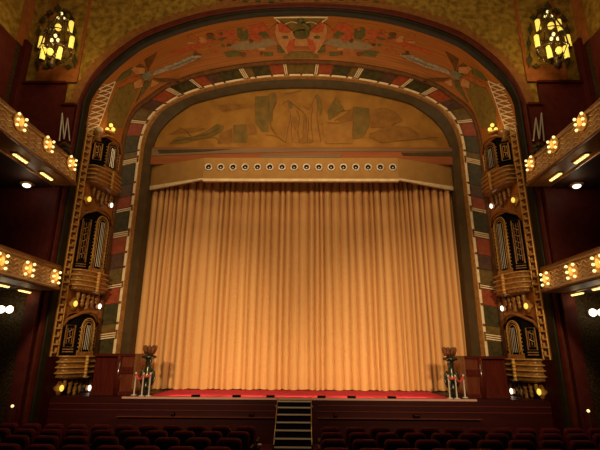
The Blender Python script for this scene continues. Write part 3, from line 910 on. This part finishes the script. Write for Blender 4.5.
    bk.build('basket', M['gold_dark'], t, True)
    fl = MB()
    for k in range(nt):
        zz = z0 - hb*k/nt - .03
        kk = [1.0, 1.04, 1.05, 1.06][k]*1.035
        fl.tube([L(-math.copysign(abs(math.cos(PI*j/20))**.62, math.cos(PI*j/20))*.80*kk, (abs(math.sin(PI*j/20))**.62)*.46*kk-.02, zz) for j in range(21)], .022, 5)
    fl.build('flange', M['gold'], t, True)
    sp = MB()
    for k in range(7):
        sp.ball(L(.02, .50, z0-.05-hb*.9*k/6), .07, 8, 5, (1, 1, 1.2 if k % 2 else .8))
    sp.build('spine_ornament', M['gold'], t, True)
    # hanging corbel
    cb = MB()
    for (tt, ln_, rr) in ((-.42, .36, .08), (-.18, .5, .10), (.06, .64, .11), (.28, .5, .09), (.5, .34, .08)):
        c = L(tt, .10, zbk-.06)
        cb.lathe(c, [(rr, 0), (rr*.8, -.08), (rr, -.16), (rr*.55, -.22), (rr*.9, -ln_*.55), (rr*.5, -ln_*.68), (rr*.8, -ln_*.82), (.02, -ln_)], 8)
    cb.build('corbel', M['gold_dark'], t, True)
    # two lamps below, things of their own
    return L
def bay_lamp(s, px, py, lab, white):
    px -= 4
    x = px if s < 0 else 600-px
    p, n = hit(x, py, .16)
    t = thing('bay_sconce', p, lab, 'wall lamp', 'sconces below the organ bays')
    bl = p - n*.15
    up = Vector((0, 0, 1)); sd = n.cross(up).normalized()
    pts = []
    for k in range(18):
        a = 2*PI*k/18; r = .19*(1+.22*math.cos(a*4)) if not white else .10
        pts.append(bl + sd*r*math.cos(a) + up*r*math.sin(a))
    MB().prism(pts, n*.07).build('back_plate', M['gold_dark'], t)
    MB().tube([bl, p - n*.02], .03, 6).build('arm', M['gold'], t)
    if white: MB().ball(p, .055, 10, 8, (1, 1, 1.8)).build('bulb', M['glow_w'], t, True)
    else: MB().ball(p, .07, 10, 8, (1, 1, 1.5)).build('bulb', M['glow_y'], t, True)
for s, nm in ((-1, 'left'), (1, 'right')):
    bay(s, nm, 'top', 137, 170, 187, 0)
    bay(s, nm, 'middle', 211, 272, 292, 1)
    bay(s, nm, 'bottom', 314, 357, 379, 2)
    bay_lamp(s, 88.5, 200, f'yellow sconce under the top {nm} organ bay, outer of the pair', False)
    bay_lamp(s, 110.8, 206, f'white sconce under the top {nm} organ bay, beside the stone band', True)
    bay_lamp(s, 75, 305, f'yellow sconce under the middle {nm} organ bay, outer of the pair', False)
    bay_lamp(s, 99.3, 307.5, f'white sconce under the middle {nm} organ bay, beside the stone band', True)
    bay_lamp(s, 61.3, 390, f'yellow sconce under the bottom {nm} organ bay, outer of the pair', False)
    bay_lamp(s, 89.3, 389.5, f'white sconce under the bottom {nm} organ bay, beside the red pedestal', True)
    # bulb cluster on the top bay
    x = 103.5 if s < 0 else 496.5
    p, n = hit(x, 130, .25)
    t = thing('bulb_cluster', p - Vector((0, 0, .3)), f'cluster of three yellow bulbs above the top {nm} organ bay', 'wall lamp', 'bulb clusters over the top bays')
    ct = MB(); 
    ct.tube([p - n*.24 - Vector((0, 0, .35)), p - Vector((0, 0, .12))], .03, 6)
    ct.lathe(p - Vector((0, 0, .2)), [(.05, 0), (.16, .03), (.2, .08), (.05, .05)], 10)
    ct.build('bracket', M['gold'], t, True)
    for (dx, dz) in ((0, .19), (-.12, 0), (.12, .0)):
        MB().ball(p + Vector((dx, 0, dz)), .08, 10, 7).build('bulb', M['glow_y'], t, True)
    # carved crest beside it
    x = 94 if s < 0 else 506
    p, n = hit(x, 131, .15)
    t = thing('crest_ornament', p - Vector((0, 0, .3)), f'small pale carved crest over the top {nm} organ bay', 'ornament', 'carved crests over the top bays')
    MB().lathe(p - Vector((0, 0, .2)), [(.16, -.25), (.1, -.05), (.2, .05), (.14, .2), (.05, .3)], 9).build('body', M['gold_dark'], t, True)
    MB().ball(p + Vector((.06, -.05, .0)), .13, 10, 7).build('finial', M['cream'], t, True)

# ------------------------------------------------------------------ chandeliers
def chandelier(s, nm, cxp, unlit):
    Yc = 13.7
    c = at(cxp, 40, Yc); c.x = s*abs(c.x)
    zz = lambda y: zat(y, Yc)
    t = thing('chandelier', (c.x, Yc, zz(66)), f'large iron chandelier of yellow glass shades on the {nm} front wall', 'chandelier', 'pair of chandeliers')
    fr_ = MB()
    for (y, rx) in ((18, .22), (34, .5), (50, .56), (58, .36)):
        fr_.tube([(c.x+rx*math.cos(2*PI*k/20), Yc+rx*.8*math.sin(2*PI*k/20), zz(y)) for k in range(20)], .022, 5, True)
    for k in range(10):
        a = 2*PI*(k+.5)/10
        cs, sn = math.cos(a), math.sin(a)
        fr_.tube([(c.x+rx*cs, Yc+rx*.8*sn, zz(y)) for y, rx in ((10, .06), (18, .22), (34, .5), (50, .56), (58, .36), (64, .1))], .018, 5)
    fr_.build('frame', M['iron'], t, True)
    MB().tube([(c.x, Yc, zz(66)), (c.x, Yc, zz(8))], .03, 6).build('stem', M['iron'], t)
    MB().tube([(c.x, Yc, zz(8)), (c.x, Yc+.35, zz(4)), (c.x, 14.40, zz(6))], .04, 6).build('wall_bracket', M['iron'], t, True)
    fin = MB().lathe((c.x, Yc-.1, zz(66)), [(.03, -.16), (.12, -.08), (.17, .04), (.11, .12), (.2, .18), (.05, .26)], 12)
    fin.build('finial', M['iron'], t, True)
    rd = random.Random(5)
    for k in range(64):
        a = rd.uniform(0, 2*PI); y = rd.choice((18, 34, 50, 58)); rx = {18: .24, 34: .52, 50: .58, 58: .38}[y]
        MB().ball((c.x+rx*math.cos(a), Yc+rx*.8*math.sin(a), zz(y)-rd.uniform(0, .14)), .02, 5, 4).build('crystal_drop', M['silver'], t)
    def shade(dx, dy, y, kind, lit=True):
        dx *= (Yc+dy)/Yc
        p = Vector((c.x+dx, Yc+dy, zat(y, Yc+dy)))
        if kind == 'c':
            mb = MB().lathe(p, [(.06, -.27), (.085, -.25), (.088, -.03), (.07, 0), (.088, .03), (.085, .24), (.055, .27)], 12)
        else:
            mb = MB().ball(p, .115, 12, 8, (1, 1, 1.25))
        o = mb.build('shade', M['glow_y'] if lit else M['unlit'], t, True)
        cp = MB().lathe(p, [(.07, -.31), (.10, -.28), (.06, -.26)], 10)
        cp.build('shade_holder', M['iron'], o, True)
    for sx in (-1, 1):
        shade(sx*.40, 0, 26.5, 'c', not (unlit and sx < 0))
        shade(sx*.58, -.06, 42, 'c')
        shade(sx*.31, -.22, 53, 'c')
    shade(0, -.12, 26.5, 'r'); shade(0, -.30, 51, 'r')
    for (y, q) in ((16, -.08), (38.5, -.18)):
        for (dx, dz) in ((0, .16), (-.11, -.04), (.13, -.04)):
            MB().ball((c.x+dx, Yc+q, zat(y, Yc+q)+dz), .05 if y < 20 else .06, 8, 6, (1, 1, 1.3)).build('bulb', M['glow_p'], t, True)
chandelier(-1, 'left', 55.5, True)
chandelier(1, 'right', 600-51, False)

# ------------------------------------------------------------------ stage
YF = 15.1
def fl(Y): return .675 - .0637*Y
struct('floor', MB().prism([(-12, -1, fl(-1)), (12, -1, fl(-1)), (12, 16.0, fl(16.0)), (-12, 16.0, fl(16.0))], (0, 0, -.2)), M['floor'], 'dark raked auditorium floor under the seats', 'floor')
xs_ = 8.9
struct('floor_side_stage', MB().box((-xs_, YF, -.4), (-5.0, 18.6, ZS-.002)).box((5.0, YF, -.4), (xs_, 18.6, ZS-.002)), M['wood_red'], 'dark wooden side stages beside the red carpet', 'stage floor')
struct('floor_stage', MB().box((-5.0, YF, .0), (5.0, 19.0, ZS)), M['stage'], 'red carpeted stage floor in front of the curtain', 'stage floor')
struct('wall_stage_front', MB().box((-xs_-.3, YF-.08, -.5), (xs_+.3, YF, ZS-.04)), M['wood_red'], 'dark red panelled wood face of the stage', 'wall')
li = MB()
li.box((-5.75, YF-.10, ZS-.045), (5.75, YF+.03, ZS+.012))
struct('trim_21', li, M['lip'], 'pale nosing along the front edge of the stage', 'moulding')
for k, (y, d, mm) in enumerate(((405.3, .02, 'rail_wood'), (411.3, .02, 'rail_wood'), (417.5, .16, 'brass'))):
    z = zat(y, YF-.1)
    for s in (-1, 1):
        x0, x1 = (.62, 8.9) if k < 2 else (.62, 5.8)
        struct(f'trim_{22+2*k+(0 if s < 0 else 1)}', MB().box((s*x0, YF-.08-d, z-(.012 if k < 2 else .014)), (s*x1, YF-.07, z+.012)), M[mm] if k < 2 else M['mahogany_light'],
               f'{"thin rail" if k < 2 else "narrow ledge"} {["just below the stage lip","halfway down the stage face","low on the stage face"][k]}, {"left" if s < 0 else "right"} of the stairs', 'moulding')
# proscenium side floor below jambs
# footlights on the lip
for k, x in enumerate((197, 238, 272, 323, 353, 393)):
    p = at(x, 398.5, YF+.04)
    side = 'left' if x < 300 else 'right'
    n_ = ['third', 'second', 'first', 'first', 'second', 'third'][k]
    t = thing('footlight', (p.x, YF+.08, ZS+.012), f'small dark footlight box on the stage edge, {n_} {side} of the stairs', 'footlight', 'footlights on the stage edge')
    MB().prism([(p.x-.13, YF-.05, ZS+.012), (p.x+.13, YF-.05, ZS+.012), (p.x+.13, YF-.03, ZS+.075), (p.x-.13, YF-.03, ZS+.075)], (0, .16, 0)).build('housing', M['step_black'], t)
    MB().box((p.x-.11, YF+.11, ZS+.02), (p.x+.11, YF+.125, ZS+.065)).build('lens', M['brass'], t)
# little boxes on the ledge
zl = zat(417.5, YF-.1) + .012
for k, (x, w_) in enumerate(((174, .10), (253, .15), (337, .13), (418, .2))):
    p = at(x, 417, YF-.16)
    t = thing('monitor_box', (p.x, YF-.16, zl), ['small dark box on the stage-face ledge, far left of the stairs', 'small dark box on the stage-face ledge, near left of the stairs', 'small dark box on the stage-face ledge, near right of the stairs', 'small dark box on the stage-face ledge, far right of the stairs'][k], 'box', 'boxes on the ledge')
    MB().prism([(p.x-w_/2, YF-.22, zl), (p.x+w_/2, YF-.22, zl), (p.x+w_/2, YF-.19, zl+.11), (p.x-w_/2, YF-.19, zl+.11)], (0, .10, 0)).build('housing', M['step_black'], t)
    MB().box((p.x-w_*.4, YF-.225, zl+.085), (p.x+w_*.4, YF-.2, zl+.1)).build('grille', M['mahogany_light'], t)

# centre stairs
st = thing('stage_stairs', (-.13, 14.6, fl(14.2)), 'narrow black stairs with pale edged treads up to the stage centre', 'stairs')
xc, hw_ = -.13, .53
ys = [401, 407, 414.2, 422, 430, 438.3, 447]
zz_ = [ZS - .05 - .182*k for k in range(7)]
prev = YF - .09
pts_side = []
for k, (y, z) in enumerate(zip(ys, zz_)):
    d = ray(296.5, y); Yn = (z-EYE.z)/d.z*d.y
    Yn = min(Yn, prev-.02)
    b = MB().box((xc-hw_, Yn, z-.045), (xc+hw_, prev, z))
    tr = b.build('tread', M['step_black'], st)
    MB().box((xc-hw_, Yn-.012, z-.034), (xc+hw_, Yn+.03, z+.004)).build('nosing', M['step_edge'], tr)
    MB().box((xc-hw_, Yn+.04, z-.19), (xc+hw_, Yn+.055, z-.04)).build('riser', M['step_black'], tr)
    pts_side.append((Yn, z)); prev = Yn + .03
for s in (-1, 1):
    poly = [(xc+s*hw_, y, z+.05) for y, z in pts_side]
    ya, yb = pts_side[0][0], pts_side[-1][0]
    MB().prism([(xc+s*hw_, YF-.1, ZS), (xc+s*hw_, yb-.05, zz_[-1]+.03), (xc+s*hw_, yb-.05, fl(yb)), (xc+s*hw_, YF-.1, fl(15))], (s*.03, 0, 0)).build('stringer', M['step_black'], st)
    MB().tube([(xc+s*(hw_+.01), YF-.1, ZS+.02), (xc+s*(hw_+.01), yb-.05, zz_[-1]+.06)], .016, 6).build('edge_strip', M['brass'], st, True)
    kp = Vector((xc+s*(hw_+.02), pts_side[1][0], zz_[1]+.02))
    MB().ball(kp, .035, 8, 6).build('knob', M['post'], st, True)
MB().box((xc-hw_, YF-.12, fl(15)), (xc+hw_, YF-.095, ZS-.05)).build('back_board', M['step_black'], st)

# pedestals either side
for s, nm in ((-1, 'left'), (1, 'right')):
    Yp = 15.75
    x0, x1 = at(93, 380, Yp).x, at(134, 380, Yp).x
    zt_ = zat(356.3, Yp)
    t = thing('pedestal', (s*-(x0+x1)/2, 16.1, ZS), f'polished mahogany pedestal wall beside the {nm} torchere', 'pedestal', 'mahogany pedestals beside the stage')
    xm = at(117, 380, Yp).x
    MB().box((s*-x0, Yp, ZS), (s*-xm, 16.7, zt_)).build('plain_side', M['mahogany'], t)
    MB().box((s*-xm, Yp-.10, ZS), (s*-x1, 16.9, zt_+.02)).build('pilaster', M['mahogany_light'], t)
    MB().tube([(s*-(xm+.06), Yp-.06, ZS), (s*-(xm+.06), Yp-.06, zt_)], .11, 14).build('corner_roll', M['mahogany'], t, True)
    zc = zat(373, Yp)
    MB().box((s*-(xm-.02), Yp-.15, zc-.05), (s*-(x1+.02), Yp, zc+.16)).build('capital', M['mahogany'], t)
    MB().box((s*-x0, Yp-.16, zt_-.04), (s*-(x1+.03), 16.9, zt_+.05)).build('cap', M['mahogany'], t)
    MB().box((s*-x0, Yp-.14, ZS), (s*-(x1+.03), 16.8, ZS+.12)).build('skirting', M['mahogany'], t)

# torcheres
for s, nm in ((-1, 'left'), (1, 'right')):
    p = at(146.5, 392, 15.85); cx_ = s*abs(p.x); Yt = 15.85
    zz = lambda y: zat(y, Yt)
    t = thing('torchere', (cx_, Yt, ZS), f'dark green bronze torchere with rust bowl on the {nm} of the stage', 'torchere', 'bronze torcheres flanking the curtain')
    MB().lathe((cx_, Yt, ZS), [(.24, 0), (.25, .07), (.19, .11), (.2, .16), (.15, .2)], 8).build('base', M['bronze'], t)
    h0, h1 = ZS+.2, zz(359)
    hh = h1-h0
    MB().lathe((cx_, Yt, h0), [(.15, 0), (.17, hh*.06), (.14, hh*.12), (.155, hh*.3), (.165, hh*.45), (.14, hh*.5), (.15, hh*.56), (.11, hh*.66), (.10, hh*.8), (.12, hh*.86), (.10, hh*.94), (.17, hh)], 14).build('body', M['bronze'], t, True)
    wg = MB()
    for sx in (-1, 1):
        wg.tube([(cx_+sx*.12, Yt-.02, h0+hh*.62), (cx_+sx*.19, Yt, h0+hh*.52), (cx_+sx*.21, Yt, h0+hh*.32), (cx_+sx*.17, Yt, h0+hh*.1)], [.05, .07, .07, .03], 7)
    wg.build('scroll_handle', M['bronze'], t, True)
    MB().lathe((cx_, Yt, h1), [(.12, -.02), (.25, .0), (.25, .07), (.12, .1)], 12).build('collar', M['bronze'], t, True)
    bw = MB().lathe((cx_, Yt, h1+.09), [(.1, 0), (.15, .08), (.19, .25), (.20, .3), (.17, .28), (.05, .1)], 12)
    bo = bw.build('bowl', M['petal'], t, True)
    for k in range(9):
        a = 2*PI*k/9
        c_, s_ = math.cos(a), math.sin(a)
        MB().tube([(cx_+.14*c_, Yt+.14*s_, h1+.15), (cx_+.18*c_, Yt+.18*s_, h1+.30), (cx_+.20*c_, Yt+.20*s_, h1+.38), (cx_+.20*c_, Yt+.20*s_, h1+.43)], [.05, .07, .06, .03], 6).build('petal', M['petal'], bo, True)
    # rope barrier
    r = thing('rope_barrier', (cx_, Yt-.45, ZS), f'pale posts with a red rope guarding the {nm} torchere', 'rope barrier', 'rope barriers round the torcheres')
    posts = [(134.5, 15.6), (142.5, 15.3), (149.5, 15.35)]
    pp = []
    for (x, Y) in posts:
        q = at(x, 394, Y); q.x = s*abs(q.x)
        hgt = .72
        po = MB().lathe((q.x, Y, ZS), [(.10, 0), (.10, .02), (.03, .035), (.024, .05), (.024, hgt-.04), (.04, hgt-.02), (.03, hgt+.03)], 10).build('post', M['post'], r, True)
        pp.append(Vector((q.x, Y, ZS+hgt-.04)))
    for a, b in ((pp[0], pp[1]), (pp[1], pp[2])):
        MB().tube([a.lerp(b, k/10) - Vector((0, 0, (.16 if a is pp[0] else .06)*math.sin(PI*k/10))) for k in range(11)], .042, 6).build('rope', M['rope'], r, True)

# ------------------------------------------------------------------ seats
def make_seat():
    o = bpy.data.objects.new('theatre_seat', None); COL.objects.link(o); ORG[o.name] = Vector((0, 0, 0))
    W2 = .22
    def rounded(w, z0, z1, r):
        pts = [(-w, z0), (w, z0)]
        for k in range(7):
            a = PI/2*k/6; pts.append((w-r+r*math.cos(a), z1-r+r*math.sin(a)))
        for k in range(7):
            a = PI/2+PI/2*k/6; pts.append((-w+r+r*math.cos(a), z1-r+r*math.sin(a)))
        return pts
    lean = .12
    b = MB()
    for (sc_, y) in ((.94, -.05), (1, -.035), (1, .03), (.95, .055)):
        pass
    P = rounded(W2, .34, .90, .09)
    rings = []
    for (k, y) in ((.93, -.06), (1, -.04), (1, .03), (.94, .055)):
        rings.append([Vector((x*k, y - (z-.34)*lean, .62+(z-.62)*k)) for x, z in P])
    b.loft(rings, True); n = len(P)
    b.add(rings[0], [tuple(range(n))]); b.add(rings[-1], [tuple(reversed(range(n)))])
    b.build('backrest', M['seat'], o, True)
    # the hard dark shell behind
    P2 = rounded(W2*.86, .36, .845, .06)
    MB().prism([(x, -.075 - (z-.34)*lean, z) for x, z in P2], (0, .03, 0)).build('back_shell', M['seat_back'], o)
    MB().box((-.21, .06, .36), (.21, .46, .46)).build('seat_cushion', M['seat'], o)
    for sx in (-1, 1):
        MB().box((sx*.235, -.04, .55), (sx*.275, .36, .60)).build('armrest', M['seat_back'], o)
        MB().box((sx*.24, -.02, 0), (sx*.27, .30, .55)).build('side_stand', M['seat_back'], o)
    return o
seat0 = make_seat()
first = True
rown = ['front row', 'second row', 'third row', 'fourth row']
num = ['first', 'second', 'third', 'fourth', 'fifth', 'sixth', 'seventh', 'eighth', 'ninth', 'tenth', 'eleventh', 'twelfth', 'thirteenth', 'fourteenth']
for r, Y in enumerate((10.6, 9.5, 8.4, 7.3)):
    for s, nm, xst in ((1, 'right', .79 - .035*r), (-1, 'left', 1.11)):
        for k in range(13):
            X = xst + .55*k
            Yk = Y + .006*X*X
            if (X-.26)/(Yk*.959-.45)*F > 303: break
            if first: root = seat0; first = False
            else:
                root = seat0.copy(); COL.objects.link(root)
                for ch in seat0.children:
                    c_ = ch.copy(); COL.objects.link(c_); c_.parent = root
            root.location = (s*X, Yk, fl(Yk))
            root.rotation_euler = (0, 0, s*.012*X)
            tag(root, f'dark red seat, {num[k]} {nm} of the centre aisle in the {rown[r]}', 'seat', 'rows of dark red theatre seats')
# aisle marker
p = at(265, 445.5, 9.9); 
t = thing('aisle_marker', (p.x, 9.9, fl(9.9)), 'tiny pale marker lamp on a post beside the centre aisle, left side', 'lamp')
MB().tube([(p.x, 9.9, fl(9.9)), (p.x, 9.9, p.z)], .015, 6).build('post', M['iron'], t)
MB().lathe((p.x, 9.9, p.z), [(.02, -.02), (.05, -.01), (.05, .02), (.02, .03)], 10).build('lamp_head', M['lip'], t, True)

# ------------------------------------------------------------------ lights
def spot(name, loc, tgt, energy, ang, blend, col, size=.3):
    l = bpy.data.lights.new(name, 'SPOT'); l.energy = energy; l.spot_size = math.radians(ang); l.spot_blend = blend; l.color = col; l.shadow_soft_size = size
    o = bpy.data.objects.new(name, l); COL.objects.link(o); o.location = loc
    o.rotation_euler = (Vector(tgt)-Vector(loc)).to_track_quat('-Z', 'Y').to_euler()
    return o
def area(name, loc, tgt, energy, sx, sy, col):
    l = bpy.data.lights.new(name, 'AREA'); l.energy = energy; l.shape = 'RECTANGLE'; l.size = sx; l.size_y = sy; l.color = col
    o = bpy.data.objects.new(name, l); COL.objects.link(o); o.location = loc
    o.rotation_euler = (Vector(tgt)-Vector(loc)).to_track_quat('-Z', 'Y').to_euler()
    return o
WARM = (1.0, .74, .42)
for x in (-5, 0, 5):
    spot('front_of_house_spot', (x, -6, 9.5), (x*1.0, 17.8, 2.5), 13500 if x else 4600, 27, 1.0, WARM, .4)
# unseen spots added near the balcony rails, crossing onto the arch, mural and upper curtain
for s in (-1, 1):
    spot('arch_fill_spot', (s*7.2, 4.0, 9.6), (s*-1.2, 17.6, 8.8), 1450, 64, 1.0, WARM, .9)
for k in range(5):
    x = -3.6 + 1.8*k
    area('footlight_glow', (x, YF+.3, ZS+.12), (x, 17.8, ZS+1.6), 22, 1.5, .12, WARM)
area('auditorium_dome', (0, 3.0, 17.5), (0, 12.5, 9), 700, 6, 6, (1.0, .72, .38))
area('arch_fill', (0, 13.6, 9.4), (0, 15.9, 15.5), 200, 9, .5, (1.0, .70, .36))  # arch light: unseen, added to brighten the cove; no trough is built
def point(name, loc, e, col, r=.1):
    l = bpy.data.lights.new(name, 'POINT'); l.energy = e; l.color = col; l.shadow_soft_size = r
    o = bpy.data.objects.new(name, l); COL.objects.link(o); o.location = loc
for s in (-1, 1):
    p = at(4, 311, 13.9); point('sconce_light', (s*abs(p.x), p.y, p.z), 3, (1, .85, .55))
    p = at(55, 40, 13.2); point('chandelier_light', (s*abs(p.x)*.97, p.y-.2, p.z-.3), 36, (1, .7, .3), .4)
    p = atZ(25, 185, UB[0]-.3); point('ceiling_lamp_light', (s*abs(p.x), p.y, p.z), 5, (1, .85, .55))
for o in list(bpy.data.objects):
    if o.type != 'EMPTY': continue
    k = o.name.split('.')[0]
    L_ = o.location
    if k == 'fascia_lamp':
        point('fascia_lamp_light', (L_.x - math.copysign(.32, L_.x), L_.y, L_.z), 2.4, (1, .72, .34), .12)
    elif k == 'bay_sconce' and o.children[0].name.startswith('back_plate') and 'yellow' in o['label']:
        point('sconce_light', (L_.x - math.copysign(.28, L_.x), L_.y-.22, L_.z+.05), 13 if 'bottom' in o['label'] else 6, (1, .72, .34), .1)
    elif k == 'bulb_cluster':
        point('cluster_light', (L_.x - math.copysign(.25, L_.x), L_.y-.35, L_.z+.3), 6.0, (1, .72, .34), .1)
    elif k == 'soffit_lamp':
        point('soffit_lamp_light', (L_.x, L_.y, L_.z-.2), 2.0, (1, .72, .34), .1)
w = bpy.data.worlds.new('world'); sc.world = w; w.use_nodes = True
w.node_tree.nodes['Background'].inputs['Color'].default_value = (1.0, .62, .35, 1)
w.node_tree.nodes['Background'].inputs['Strength'].default_value = .008
sc.view_settings.view_transform = 'Standard'
sc.view_settings.look = 'None'
sc.view_settings.gamma = 1
sc.view_settings.exposure = 0
